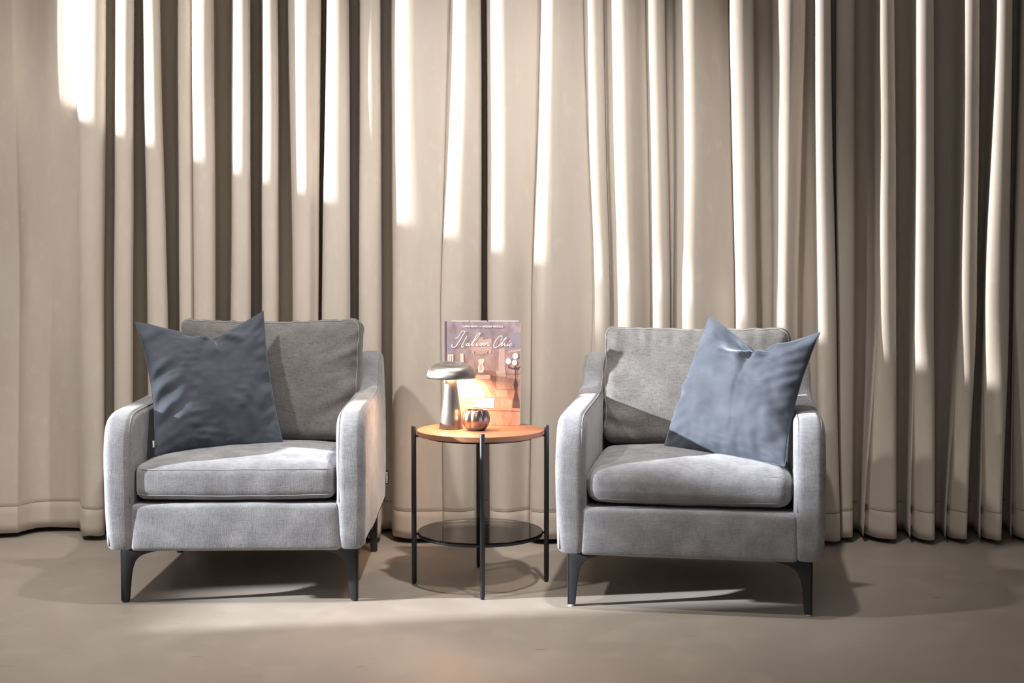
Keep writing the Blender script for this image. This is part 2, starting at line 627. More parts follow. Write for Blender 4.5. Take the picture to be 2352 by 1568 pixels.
# ------------------------------------------------------------------ armchairs
LEG_PROF = [(0, 0), (0.025, 0), (0.0285, 0.04), (0.033, 0.085), (0.0375, 0.108), (0.045, 0.130), (0.057, 0.145),
            (0.074, 0.156), (0.092, 0.162), (0.114, 0.167), (0.146, 0.175), (0.146, 0.193), (0, 0.193)]
ARM = [(-0.450, 0.188), (-0.458, 0.205), (-0.462, 0.35), (-0.462, 0.50), (-0.460, 0.555), (-0.452, 0.594), (-0.436, 0.622), (-0.408, 0.641),
       (-0.36, 0.649), (-0.28, 0.652), (-0.16, 0.655), (-0.02, 0.659), (0.10, 0.664), (0.17, 0.672), (0.215, 0.689), (0.248, 0.716),
       (0.272, 0.750), (0.294, 0.779), (0.320, 0.796), (0.352, 0.802), (0.388, 0.801), (0.414, 0.793), (0.428, 0.775),
       (0.432, 0.74), (0.432, 0.55), (0.430, 0.30), (0.424, 0.205), (0.414, 0.188), (0.2, 0.186), (-0.1, 0.186), (-0.3, 0.186)]
XO, XI = 0.427, 0.333


def build_chair(seed, label, loc, rz, cushion_sag, wrinkle_side, with_tag, BZ, bx_off):
    root = empty('armchair', loc, rz)
    tag(root, label, 'armchair', 'matching grey armchairs')
    for s in (-1, 1):
        def t3(a, b, c, s=s):
            bulge = 0.006 * math.exp(-((b - 0.45) / 0.2) ** 2)
            wob = 0.003 * noise.noise(Vector((a * 6, b * 6, seed + s)))
            return (s * (c + (bulge if c > 0.38 else 0)) + wob, a - (0.004 * math.sin((b - 0.2) * 7) if a < -0.4 else 0), b)
        v, f = prism(smooth_path([(p[0], p[1], 0) for p in ARM], 1, True) and
                     [(q.x, q.y) for q in smooth_path([(p[0], p[1], 0) for p in ARM], 1, True)], XI, XO, 0.030, 6, t3)
        arm = mesh_obj('arm', v, f, M_CHAIR, root, sharp=50)
        # piping along the inner rim of the arm
        pth = [Vector((s * (XI + 0.012), a - 0.001, b)) for a, b in ARM[2:20]]
        off = []
        for i, p in enumerate(pth):
            q = pth[min(i + 1, len(pth) - 1)] - pth[max(i - 1, 0)]
            nrm = Vector((0, q.z, -q.y)).normalized()
            if nrm.z < -0.2 or (abs(nrm.z) <= 0.2 and nrm.y > 0): nrm = -nrm
            off.append(p + nrm * -0.006)
        v, f = tube(smooth_path(off, 1), 0.0028, 6)
        mesh_obj('piping', v, f, M_PIPE, arm)
        pth = [Vector((s * (XO - 0.010), a, b)) for a, b in ARM[1:19]]
        off = []
        for i, p in enumerate(pth):
            q = pth[min(i + 1, len(pth) - 1)] - pth[max(i - 1, 0)]
            nrm = Vector((0, q.z, -q.y)).normalized()
            if nrm.z < -0.2 or (abs(nrm.z) <= 0.2 and nrm.y > 0): nrm = -nrm
            off.append(p + nrm * -0.007)
        v, f = tube(smooth_path(off, 1), 0.0024, 6)
        mesh_obj('piping', v, f, M_PIPE, arm)
    # back panel
    v, f = rbox((2 * XI + 0.02, 0.12, 0.60), 0.025, (16, 4, 14), None, (0, 0.368, 0.488))
    mesh_obj('back_panel', v, f, M_CHAIR, root)

    # front rail
    def df(p):
        u = p.x / (XI + 0.004)
        q = p.copy()
        if p.z > 0: q.z += 0.004 * (1 - u * u) + 0.003 * noise.noise(Vector((p.x * 8, seed, 0)))
        if p.y < 0: q.y -= 0.006 * (1 - u ** 4) * (1 - (p.z / 0.08) ** 2 * 0.6)
        return q
    v, f = rbox((2 * XI + 0.030, 0.11, 0.157), 0.016, (26, 3, 6), df, (0, -0.402, 0.266))
    mesh_obj('front_rail', v, f, M_CHAIR, root)
    v, f = rbox((2 * XI + 0.02, 0.68, 0.12), 0.01, (4, 4, 2), None, (0, -0.02, 0.255))
    mesh_obj('seat_base', v, f, M_CHAIR, root)

    # seat cushion
    SX, SY, SZ = 2 * XI - 0.004, 0.56, 0.118
    tiltz = 0.0

    def ds(p):
        u, vv = p.x / (SX / 2), p.y / (SY / 2)
        q = p.copy()
        if p.z > 0:
            cr = max(0, 1 - abs(u) ** 3) * max(0, 1 - abs(vv) ** 3.2)
            q.z += 0.030 * cr
            q.z += 0.004 * fbm((p.x * 5, p.y * 5, seed), 1.0, 3) * cr
        else:
            q.z -= 0.004 * (1 - u * u)
        if vv < -0.8:
            q.y -= 0.010 * max(0, 1 - u ** 4) * (1 - (p.z / 0.06) ** 2 * 0.7)
        q.x *= 1 + 0.012 * max(0, 1 - vv * vv) * (1 - abs(p.z) / 0.06)
        q.z += 0.0018 * noise.noise(Vector((p.x * 14, p.y * 14, seed + 3)))
        q.y += 0.0018 * noise.noise(Vector((p.x * 12, p.z * 14, seed + 9)))
        return q
    cz = 0.417
    SR = 0.030 if seed < 5 else 0.044
    v, f = rbox((SX, SY, SZ), SR, (44, 30, 6), ds, (0, -0.172, cz))
    seat = mesh_obj('seat_cushion', v, f, M_CHAIR, root)
    for zz, rr in ((SZ / 2 - 0.016, 0.0022), (-SZ / 2 + 0.018, 0.0022)):
        pts = []
        hx, hy, rc = SX / 2, SY / 2, SR
        dz_ = SZ / 2 - abs(zz)
        ins_ = SR - math.sqrt(max(0, SR * SR - (SR - dz_) ** 2))
        for k in range(0, 9):
            t = k / 8
            pts.append(Vector((-hx + 0.0, hy * (0.6 - 1.5 * t), zz)))
        for k in range(1, 6):
            a = math.pi / 2 * k / 5
            pts.append(Vector((-hx + rc - rc * math.cos(a), -hy + rc - rc * math.sin(a), zz)))
        for k in range(1, 24):
            pts.append(Vector((-hx + rc + (2 * hx - 2 * rc) * k / 24, -hy, zz)))
        for k in range(0, 6):
            a = math.pi / 2 * k / 5
            pts.append(Vector((hx - rc + rc * math.sin(a), -hy + rc - rc * math.cos(a), zz)))
        for k in range(1, 9):
            pts.append(Vector((hx, hy * (-0.9 + 1.5 * k / 8), zz)))
        ctr = Vector((0, -0.172, cz))
        q = []
        for p in pts:
            d = ds(p * 1.0)
            # sit on the rounded rim
            o = Vector((p.x, p.y, 0)).normalized()
            q.append(d + ctr + Vector((-ins_ * p.x / hx if abs(p.x) > hx - rc else 0, ins_ if p.y < -hy + rc else 0, 0)))
        v, f = tube(q, rr, 6)
        mesh_obj('seam_piping', v, f, M_PIPE, seat)

    # back cushion
    BX, BY = 0.69, 0.165
    lean = math.radians(14.5)

    def db(p):
        u, t = p.x / (BX / 2), p.z / (BZ / 2)
        q = p.copy()
        if p.y < 0:
            cr = max(0, 1 - abs(u) ** 2.6) * max(0, 1 - abs(t) ** 2.6)
            q.y -= 0.030 * cr
        # corners pull out, top sags
        q.z -= cushion_sag * (1 - u * u) * max(0, t)
        q.x *= 1 - 0.030 * max(0, -t + 0.1)
        q.x += 0.012 * (1 - t * t) * (0 if abs(u) < 0.9 else (-1 if u > 0 else 1)) * 0.6
        # wrinkles gathering towards the side and the top
        ws = max(0, (wrinkle_side * u - 0.45) / 0.55) ** 1.2
        wt = max(0, t - 0.55) / 0.45
        a = noise.noise(Vector((p.x * 5 + seed, (p.z + wrinkle_side * p.x * -0.35) * 26, 2.0)))
        q.y += 0.020 * ws * a
        a2 = noise.noise(Vector((p.x * 30, p.z * 7, 7.0 + seed)))
        q.y += 0.013 * wt * a2
        q.z += 0.007 * a2 * wt
        q.x += 0.006 * noise.noise(Vector((p.z * 16, p.y * 10, seed))) * abs(u)
        q.y += 0.009 * fbm((p.x * 4, p.z * 4, seed + 5), 1.0, 3)
        # lean back about the foot of the cushion
        z0 = q.z + BZ / 2
        y0 = q.y
        return Vector((q.x, y0 * math.cos(lean) + z0 * math.sin(lean), z0 * math.cos(lean) - y0 * math.sin(lean) * 0.6))
    base = Vector((bx_off, 0.132 if seed < 5 else 0.152, 0.475))
    v, f = rbox((BX, BY, BZ), 0.042, (60, 10, 44), db, base)
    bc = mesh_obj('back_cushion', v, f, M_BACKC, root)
    # seams of the boxing, front face rim
    for yy in (-BY / 2 + 0.014, BY / 2 - 0.03):
        pts = []
        hx, hz, rc = BX / 2, BZ / 2, 0.042
        segs = []
        for k in range(0, 25):
            segs.append((-hx, -hz + rc + (2 * hz - 2 * rc) * k / 24))
        for k in range(1, 7):
            a = math.pi / 2 * k / 6
            segs.append((-hx + rc - rc * math.cos(a), hz - rc + rc * math.sin(a)))
        for k in range(1, 40):
            segs.append((-hx + rc + (2 * hx - 2 * rc) * k / 40, hz))
        for k in range(0, 7):
            a = math.pi / 2 * k / 6
            segs.append((hx - rc + rc * math.sin(a), hz - rc + rc * math.cos(a)))
        for k in range(1, 25):
            segs.append((hx, hz - rc - (2 * hz - 2 * rc) * k / 24))
        for (x, z) in segs:
            ins = 0.010 if yy < 0 else 0.004
            L = math.hypot(x, z)
            x2 = x - ins * (x / hx) ** 3 * 0.9
            z2 = z - ins * (z / hz) ** 3 * 0.9
            pts.append(db(Vector((x2, yy, z2))) + base)
        v, f = tube(pts, 0.0020, 6)
        mesh_obj('seam_piping', v, f, M_PIPE, bc)
    # legs: corner brackets made of two flared plates
    for sx in (-1, 1):
        for sy in (-1, 1):
            x0, y0 = sx * 0.398, sy * 0.390
            v1 = prism(LEG_PROF, 0, 0.022, 0.002, 2, lambda a, b, c: (x0 - sx * a, y0 - sy * c, b + 0.006))
            tap = [(a * 0.8, b) for a, b in LEG_PROF]
            v2 = prism(tap, 0, 0.008, 0.001, 2, lambda a, b, c: (x0 - sx * c, y0 - sy * a, b + 0.006))
            v, f = join(v1, v2)
            leg = mesh_obj('leg', v, f, M_LEG, root, sharp=40)
            v, f = lathe([(0.010, 0), (0.012, 0.002), (0.012, 0.006), (0.010, 0.007)], 20, (x0 - sx * 0.013, y0 - sy * 0.012, 0))
            g = mesh_obj('glide', v, f, M_GLIDE if seed > 5 else M_LEG, leg, sharp=40)
    if with_tag:
        v, f = box(0.4275, 0.4285 + 0.012, 0.4275, 0.4290, 0.262, 0.318)
        tg_ = mesh_obj('brand_tag', v, f, M_BLACK, root, smooth=False)
        tg_['label'] = 'small black woven side tag with pale lettering'
        parts = []
        random.seed(2)
        for k in range(7):
            z0 = 0.267 + k * 0.0066
            parts.append(box(0.4302, 0.4365, 0.4268, 0.4275, z0, z0 + 0.0042))
            if k % 2: parts.append(box(0.4302, 0.4322, 0.4266, 0.4275, z0 + 0.001, z0 + 0.006))
        v, f = join(*parts)
        mesh_obj('tag_lettering', v, f, plain('tag_white', (0.7, 0.68, 0.64), 0.8), tg_, smooth=False)
    return root


build_chair(1.0, 'grey armchair left of the side table, its outer side glowing orange', (-0.927, 4.595, 0), math.radians(1.2), 0.018, 1, True, 0.474, 0.018)
build_chair(7.0, 'grey armchair right of the side table, turned inwards, sunlit back cushion', (0.642, 4.47, 0), math.radians(-9.6), 0.010, -1, False, 0.444, 0.006)


# ------------------------------------------------------------------ pillows
def pillow(name, label, TL, TR, BR, BL, T, chop, u0, seed, cup=0.0, side=(0.07, 0.05), cw=0.9):
    TL, TR, BR, BL = map(Vector, (TL, TR, BR, BL))
    ctr = (TL + TR + BR + BL) / 4
    nrm = ((TR - TL) + (BR - BL)).cross((TL - BL) + (TR - BR)).normalized()
    if nrm.y > 0: nrm = -nrm          # towards the viewer's side
    N = 84
    up = ((TL - BL) + (TR - BR)).normalized()

    def mid(u, v):
        sl, sr = side
        uu = u
        k = (sl if u < 0 else sr)
        uu = u * (1 - k * (1 - v * v))
        vv = v
        if v < 0: vv = v * (1 - 0.03 * (1 - u * u))
        # chop of the top edge
        if v > -0.4:
            w_ = ((v + 0.4) / 1.4) ** 2.2
            d = abs(u - u0) / ((1 - u0) if u > u0 else (1 + u0))
            drop = chop * (1 - d) ** cw
            vv -= drop * w_
        a, b_ = (uu + 1) / 2, (vv + 1) / 2
        return (BL * (1 - a) + BR * a) * (1 - b_) + (TL * (1 - a) + TR * a) * b_

    def thick(u, v):
        return T * max(0, 1 - abs(u) ** 2.4) ** 0.62 * max(0, 1 - abs(v) ** 2.4) ** 0.62

    def front(u, v):
        t = thick(u, v)
        e = min(1.0, t / (0.35 * T))
        uc = u0 + 0.05 * (1 - v) + 0.03 * math.sin(v * 5 + seed)          # crease running down from the chop
        t -= 0.60 * t * math.exp(-((u - u0) / 0.09) ** 2) * math.exp(-((1 - v) / 0.30) ** 2)
        t -= 0.016 * e * math.exp(-((u - uc) / 0.04) ** 2) * math.exp(-((1 - v) / 0.60) ** 2)
        t += 0.014 * e * math.exp(-((u - uc + 0.13) / 0.11) ** 2) * math.exp(-((1 - v) / 0.75) ** 2)
        t += 0.010 * e * math.exp(-((u - uc - 0.14) / 0.10) ** 2) * math.exp(-((1 - v) / 0.55) ** 2)
        # pinched folds radiating from the chop
        ang = math.atan2(u - u0, 1.1 - v)
        rad = math.hypot(u - u0, 1.1 - v)
        t += 0.011 * math.sin(ang * 9 + seed) * math.exp(-((rad - 0.38) / 0.20) ** 2) * e
        # gathers at the sides and in the lower corners
        side_w = max(0, abs(u) - 0.45) / 0.55
        t += 0.022 * noise.noise(Vector((u * 1.3 + seed, (v - 0.55 * u) * 6.0, seed))) * e * side_w
        t += 0.016 * noise.noise(Vector((u * 7.0, v * 1.5 + u, seed + 2))) * e * max(0, -v - 0.4)
        t += 0.010 * fbm((u * 1.8, v * 1.8, seed + 4), 1.0, 3) * e
        # fine crumpling, concentrated in patches
        pt = max(0, noise.noise(Vector((u * 1.7, v * 1.7, seed + 8))) + 0.15)
        t += 0.010 * pt * noise.noise(Vector((u * 5 + v * 3, v * 13, seed + 6))) * e
        # fold lines of the cover
        t -= 0.0018 * math.exp(-((u - uc - 0.02 * math.sin(v * 4)) / 0.016) ** 2) * e * (1 if v > -0.75 else 0)
        t -= 0.0022 * math.exp(-((v - 0.08 + 0.03 * math.sin(u * 4)) / 0.016) ** 2) * e
        if cup:
            # hollow between the seam and the front lip
            t -= cup * math.exp(-((u - u0 + 0.34) / 0.30) ** 2) * math.exp(-((v - 0.84) / 0.17) ** 2) * e
            t += cup * 0.35 * math.exp(-((u - u0 + 0.20) / 0.45) ** 2) * math.exp(-((v - 0.50) / 0.15) ** 2) * e
        return t
    V, Fc, idx = [], [], {}
    for sgn in (1, -1):
        for i in range(N + 1):
            for j in range(N + 1):
                u = math.sin((-1 + 2 * i / N) * math.pi / 2 * 0.999) * 0.55 + (-1 + 2 * i / N) * 0.45
                v = math.sin((-1 + 2 * j / N) * math.pi / 2 * 0.999) * 0.55 + (-1 + 2 * j / N) * 0.45
                edge = i in (0, N) or j in (0, N)
                if edge and sgn < 0: idx[(sgn, i, j)] = idx[(1, i, j)]; continue
                p = mid(u, v)
                if not edge:
                    p = p + nrm * (front(u, v) if sgn > 0 else -thick(u, v) * 0.8)
                p = p + nrm * 0.004 * noise.noise(Vector((u * 3, v * 3, seed)))
                idx[(sgn, i, j)] = len(V)
                V.append(p)
        for i in range(N):
            for j in range(N):
                q = [idx[(sgn, i, j)], idx[(sgn, i + 1, j)], idx[(sgn, i + 1, j + 1)], idx[(sgn, i, j + 1)]]
                Fc.append(q if sgn > 0 else q[::-1])
    base = Vector((ctr.x, ctr.y, min(p.z for p in V)))
    root = empty(name, base)
    tag(root, label, 'pillow', 'slate velvet throw pillows')
    cov = mesh_obj('pillow_cover', [p - base for p in V], Fc, M_VELVET, root)
    # knife-edge seam
    pts = []
    for i in range(N): pts.append(V[idx[(1, i, N)]])
    for j in range(N): pts.append(V[idx[(1, N, N - j)]])
    for i in range(N): pts.append(V[idx[(1, N - i, 0)]])
    for j in range(N): pts.append(V[idx[(1, 0, j)]])
    v, f = tube([p - base for p in pts], 0.0015, 6, True)
    mesh_obj('edge_seam', v, f, M_VELVET, cov)
    return root, base, mid, nrm, cov


root, base, mid, nrm, cov = pillow('throw_pillow', 'shaded slate-blue velvet pillow on the armchair left of the table',
       (-1.325, 4.43, 0.940), (-0.920, 4.665, 0.968), (-0.820, 4.50, 0.492), (-1.215, 4.26, 0.490), 0.075, 0.37, 0.14, 2.0,
       side=(0.10, 0.05), cw=0.95)
p = mid(-1, -0.86) - base
v, f = box(p.x - 0.004, p.x + 0.0015, p.y - 0.012, p.y - 0.0105, p.z - 0.005, p.z + 0.018)
t_ = mesh_obj('care_label', v, f, plain('white_label', (0.8, 0.8, 0.8), 0.8), cov, smooth=False)
t_['label'] = 'small white care label'
pillow('throw_pillow', 'bright sunlit slate-blue velvet pillow leaning on the armchair right of the table',
       (0.705, 4.50, 0.955), (1.020, 4.17, 0.912), (0.878, 4.03, 0.488), (0.525, 4.38, 0.490), 0.085, 0.46, 0.10, 11.0,
       cup=0.055, side=(0.0, 0.10), cw=1.1)

# ------------------------------------------------------------------ side table
TC = Vector((-0.113, 4.475, 0))
TOPH = 0.552
table = empty('side_table', TC, math.radians(3.0))
tag(table, 'round side table with orange wood top, black legs and smoked glass shelf', 'side table')
R = 0.2255
v, f = lathe([(0.0, TOPH - 0.018), (R - 0.001, TOPH - 0.018), (R, TOPH - 0.017), (R, TOPH - 0.001), (R - 0.001, TOPH), (0.0, TOPH)], 96)
mesh_obj('tabletop', v, f, M_WOOD, table, sharp=30)
v, f = lathe([(0.0, 0.183), (R - 0.003, 0.183), (R - 0.001, 0.185), (R - 0.001, 0.187), (R - 0.003, 0.189), (0.0, 0.189)], 96)
o = mesh_obj('glass_shelf', v, f, M_GLASS, table, sharp=30)
o['label'] = 'smoked glass lower shelf'
for zc, ri in ((0.1785, 0.003), (TOPH - 0.0225, 0.030)):
    v, f = lathe([(R - ri - 0.013, zc - 0.004), (R - ri, zc - 0.004), (R - ri, zc + 0.004), (R - ri - 0.013, zc + 0.004)], 96, closed_profile=True)
    mesh_obj('support_ring', v, f, M_BLACK, table, sharp=30)
for k in range(4):
    a = math.pi / 2 * k
    c, s = math.cos(a), math.sin(a)
    rl = R + 0.0115
    v, f = lathe([(0.0055, 0.004), (0.0088, 0.008), (0.0088, 0.5635), (0.0078, 0.5655), (0.0, 0.566)], 24, (rl * c, rl * s, 0))
    leg = mesh_obj('leg', v, f, M_BLACK, table, sharp=40)
    v, f = lathe([(0.0055, 0.0), (0.0072, 0.0005), (0.0072, 0.004), (0.0055, 0.0045)], 24, (rl * c, rl * s, 0))
    mesh_obj('foot_cap', v, f, M_BLACK, leg, sharp=40)
    for zc in (0.1785, TOPH - 0.0225):
        v, f = tube([Vector(((R - 0.034) * c, (R - 0.034) * s, zc)), Vector(((rl - 0.004) * c, (rl - 0.004) * s, zc))], 0.0042, 10)
        mesh_obj('bracket', v, f, M_BLACK, leg)

# ------------------------------------------------------------------ mushroom lamp
LP = Vector((-0.2185, 4.50, TOPH + 0.0006))
lamp = empty('table_lamp', LP)
tag(lamp, 'small brushed nickel mushroom lamp, switched on, on the wood tabletop', 'lamp')
v, f = lathe([(0.0, 0.0), (0.0405, 0.0), (0.0425, 0.001), (0.0425, 0.003), (0.0345, 0.06), (0.0275, 0.12), (0.0205, 0.18), (0.018, 0.200), (0.0, 0.200)], 72)
mesh_obj('stem', v, f, M_NICKEL, lamp, sharp=40)
pr = []
H0, RR, HH = 0.182, 0.0868, 0.058
for k in range(22):
    a = math.pi / 2 * k / 21
    pr.append((RR * math.cos(a) ** 0.60 if k < 21 else 0.0, H0 + HH * math.sin(a)))
inner = [((r_ - 0.0016) if r_ > 0.002 else 0.0, H0 + (z_ - H0) * 0.97 - (0.0 if i_ == 0 else 0.0006)) for i_, (r_, z_) in enumerate(pr)]
prof = pr[::-1] + [(RR - 0.0006, H0 - 0.0008)] + inner
v, f = lathe(prof, 96)
mesh_obj('lamp_shade', v, f, M_NICKEL, lamp, sharp=60)
v, f = lathe([(0.019, 0.199), (0.050, 0.199), (0.050, 0.203), (0.019, 0.203)], 48, closed_profile=True)
mesh_obj('led_diffuser', v, f, M_LED, lamp, sharp=40)

# ------------------------------------------------------------------ candle holder
CH = Vector((-0.1275, 4.455, TOPH + 0.0006))
prof = [(0.0, 0.0), (0.028, 0.0), (0.033, 0.002), (0.040, 0.010), (0.0465, 0.022), (0.0495, 0.035), (0.0485, 0.048), (0.0450, 0.060), (0.0400, 0.0705),
        (0.0390, 0.0712), (0.0375, 0.0705), (0.0425, 0.060), (0.0460, 0.048), (0.0470, 0.035), (0.0440, 0.022), (0.0370, 0.012), (0.0290, 0.005), (0.0, 0.004)]
sp_ = [(q.x, q.y) for q in smooth_path([(a, b, 0) for a, b in prof], 2)]


def flute(r, z, a, i):
    k = abs(math.sin(a * 3.5 + 0.55)) ** 0.5
    amp = 0.11 * min(1, z / 0.02) * (1 if z > 0.001 else 0)
    return r * (1 - amp + amp * k * 1.25)


v, f = lathe(sp_, 160, (0, 0, 0), flute)
o = mesh_obj('candle_holder', v, f, M_LUSTRE)
o.location = CH
tag(o, 'small fluted bronze lustre candle cup beside the lamp on the tabletop', 'candle holder')

# ------------------------------------------------------------------ book
BXL, BXR, BZ0, BZ1, BYF, BTH = -0.249, 0.031, TOPH + 0.0006, 0.934, 4.590, 0.034
book = empty('book', ((BXL + BXR) / 2, BYF + BTH / 2, BZ0))
tag(book, 'tall hardcover book standing upright behind the lamp on the table', 'book')
bw, bh = BXR - BXL, BZ1 - BZ0


def bl(x, z, y=0.0):   # book local from left/bottom/front
    return Vector((x - bw / 2, y - BTH / 2, z))


def lbox(x0, x1, y0, y1, z0, z1):
    v, f = box(x0 - bw / 2, x1 - bw / 2, y0 - BTH / 2, y1 - BTH / 2, z0, z1)
    return v, f


M_COVER = None
m, nt, b = new_mat('printed_cover')
tcn = nt.nodes.new('ShaderNodeTexCoord')
sx = nt.nodes.new('ShaderNodeSeparateXYZ')
nt.links.new(tcn.outputs['Object'], sx.inputs[0])
cr = nt.nodes.new('ShaderNodeValToRGB')
mr = nt.nodes.new('ShaderNodeMapRange')
mr.inputs['From Min'].default_value = 0.0
mr.inputs['From Max'].default_value = bh
nt.links.new(sx.outputs['Z'], mr.inputs[0])
nt.links.new(mr.outputs[0], cr.inputs[0])
cr.color_ramp.elements[0].position = 0.0
cr.color_ramp.elements[0].color = (0.46, 0.26, 0.20, 1)
cr.color_ramp.elements[1].position = 1.0
cr.color_ramp.elements[1].color = (0.33, 0.255, 0.275, 1)
for pos, c in ((0.14, (0.50, 0.28, 0.21)), (0.16, (0.45, 0.27, 0.21)), (0.45, (0.42, 0.24, 0.19)), (0.62, (0.38, 0.24, 0.21)), (0.78, (0.33, 0.24, 0.245))):
    e = cr.color_ramp.elements.new(pos)
    e.color = (*c, 1)
nz = nt.nodes.new('ShaderNodeTexNoise')
nz.inputs['Scale'].default_value = 34
nz.inputs['Detail'].default_value = 8
mp = nt.nodes.new('ShaderNodeMapping')
mp.inputs['Scale'].default_value = (1.4, 1, 0.7)
nt.links.new(tcn.outputs['Object'], mp.inputs[0])
nt.links.new(mp.outputs[0], nz.inputs['Vector'])
r2 = nt.nodes.new('ShaderNodeMapRange')
r2.inputs['From Min'].default_value = 0.25
r2.inputs['From Max'].default_value = 0.75
r2.inputs['To Min'].default_value = 0.65
r2.inputs['To Max'].default_value = 1.3
nt.links.new(nz.outputs['Fac'], r2.inputs[0])
c_ = mixrgb(nt, 'MULTIPLY', cr.outputs[0], r2.outputs[0], 1.0)
nt.links.new(c_, b.inputs['Base Color'])
setp(b, Roughness=0.35)
M_COVER = m
M_PAPER = plain('book_pages', (0.78, 0.75, 0.70), 0.8)
M_INK = plain('cover_white_ink', (0.88, 0.84, 0.80), 0.5)

hinge = 0.011
v, f = lbox(hinge, bw - 0.003, 0.0, 0.003, 0.0, bh - 0.001)
fc = mesh_obj('front_cover', v, f, M_COVER, book, smooth=False)
v, f = lbox(0.002, bw, BTH - 0.003, BTH, 0.0, bh - 0.009)
o = mesh_obj('back_cover', v, f, M_PAPER, book, smooth=False)
v, f = lbox(0.006, bw - 0.008, 0.003, BTH - 0.003, 0.003, bh - 0.004)
mesh_obj('page_block', v, f, M_PAPER, book, smooth=False)
sp_out = [(0.0, 0.004), (0.002, 0.001), (0.006, 0.0), (0.009, 0.002), (hinge, 0.003), (hinge, 0.006), (0.006, 0.006), (0.005, BTH - 0.004), (0.002, BTH - 0.002), (0.0, BTH - 0.005)]
v, f = prism(sp_out, 0.0, bh - 0.001, 0, 1, lambda a, b_, c: (a - bw / 2, b_ - BTH / 2, c))
mesh_obj('spine', v, f, plain('spine_cloth', (0.20, 0.14, 0.15), 0.5), book, smooth=False)
# printed top edge of the cover block seen as a white rim
v, f = join(lbox(0.03, 0.093, 0.0002, 0.004, bh - 0.001, bh + 0.0008), lbox(0.097, 0.158, 0.0002, 0.004, bh - 0.001, bh + 0.0008),
            lbox(0.163, bw - 0.006, 0.0002, 0.004, bh - 0.001, bh + 0.0008))
mesh_obj('jacket_edge', v, f, M_PAPER, book, smooth=False)

# picture printed on the cover: a generic old town square at night
PXM = (BXR - BXL) / (1195 - 1019.0)
layer = [0]


def cz(X, Y, k=5.6, ox=1000, oy=720):      # coordinates on the cover, in the print's own units
    return ((ox + X / k - 1019) * PXM, (974 - (oy + Y / k)) * (bh / (974 - 736.0)))


def poly(pts, **kw):
    y = -0.00012 - 0.00004 * layer[0]
    P = [bl(*cz(X, Y, **kw), y) for X, Y in pts]
    return P, [tuple(range(len(P)))]


def ell(cx, cy, rx, ry, n=20, **kw):
    return poly([(cx + rx * math.cos(2 * math.pi * k / n), cy + ry * math.sin(2 * math.pi * k / n)) for k in range(n)], **kw)


PR = [plain('print_%s' % n, c, 0.4) for n, c in (
    ('pale_pink', (0.52, 0.35, 0.30)), ('cream', (0.74, 0.58, 0.46)), ('brown', (0.27, 0.14, 0.11)), ('dark_iron', (0.105, 0.062, 0.062)),
    ('globe_white', (0.95, 0.93, 0.90)), ('lilac', (0.52, 0.38, 0.60)), ('night_blue', (0.30, 0.245, 0.28)), ('stone', (0.48, 0.31, 0.24)), ('terracotta', (0.54, 0.30, 0.23)))]
shapes = []


def add(mi, *pf):
    layer[0] += 1
    for p_, f_ in pf: shapes.append((p_, f_, mi))


def addp(mi, pts): layer[0] += 1; p_, f_ = poly(pts); shapes.append((p_, f_, mi))
def adde(mi, *a): layer[0] += 1; p_, f_ = ell(*a); shapes.append((p_, f_, mi))


addp(6, [(940, 250), (1092, 230), (1092, 440), (1000, 455), (935, 470)])
addp(6, [(150, 250), (230, 240), (235, 500), (150, 515)])
addp(0, [(935, 470), (1092, 442), (1092, 470), (935, 498)])
addp(0, [(815, 440), (890, 440), (892, 720), (812, 720)])
addp(2, [(520, 700), (780, 735), (780, 775), (520, 745)])
addp(2, [(720, 760), (1092, 760), (1092, 770), (720, 772)])
addp(2, [(700, 780), (780, 790), (780, 960), (730, 900)])
addp(0, [(460, 350), (520, 330), (545, 290), (600, 290), (620, 330), (720, 310), (725, 420), (715, 500), (690, 505), (680, 460), (500, 470), (495, 520), (470, 500), (455, 420)])
addp(7, [(500, 470), (680, 460), (660, 500), (600, 520), (540, 510)])
addp(1, [(560, 575), (620, 565), (635, 600), (610, 630), (628, 690), (612, 745), (550, 750), (545, 690), (560, 640), (548, 600)])
addp(7, [(575, 640), (590, 640), (592, 720), (574, 720)])
addp(1, [(515, 785), (700, 775), (706, 800), (690, 835), (530, 830), (512, 805)])
adde(1, 548, 800, 28, 32)
addp(0, [(780, 725), (900, 715), (900, 760), (780, 765)])
addp(7, [(790, 765), (905, 765), (905, 790), (895, 950), (912, 965), (930, 1060), (780, 1050), (785, 965), (800, 950), (795, 790)])
addp(0, [(815, 790), (880, 790), (878, 890), (818, 890)])
addp(7, [(828, 805), (866, 805), (865, 875), (830, 875)])
addp(2, [(770, 955), (1092, 965), (1092, 972), (770, 963)])
addp(8, [(530, 890), (640, 880), (700, 1000), (745, 1050), (700, 1080), (600, 960)])
addp(1, [(400, 905), (530, 900), (600, 950), (640, 1040), (640, 1070), (400, 1060)])
addp(5, [(490, 1085), (760, 1070), (750, 1205), (480, 1190)])
addp(1, [(490, 1100), (680, 1095), (680, 1180), (485, 1170)])
addp(2, [(700, 1225), (1092, 1236), (1092, 1243), (700, 1231)])
addp(1, [(160, 515), (230, 515), (230, 610), (160, 610)])
addp(1, [(320, 505), (360, 505), (362, 615), (318, 615)])
addp(6, [(172, 530), (182, 530), (182, 600), (172, 600)])
addp(6, [(200, 530), (212, 530), (212, 600), (200, 600)])
addp(3, [(1018, 690), (1036, 690), (1034, 820), (1050, 870), (1058, 900), (1046, 980), (1062, 1060), (1078, 1110), (1084, 1196), (986, 1196), (990, 1110), (1008, 1060), (1018, 980), (1002, 900), (1012, 870), (1020, 820)])
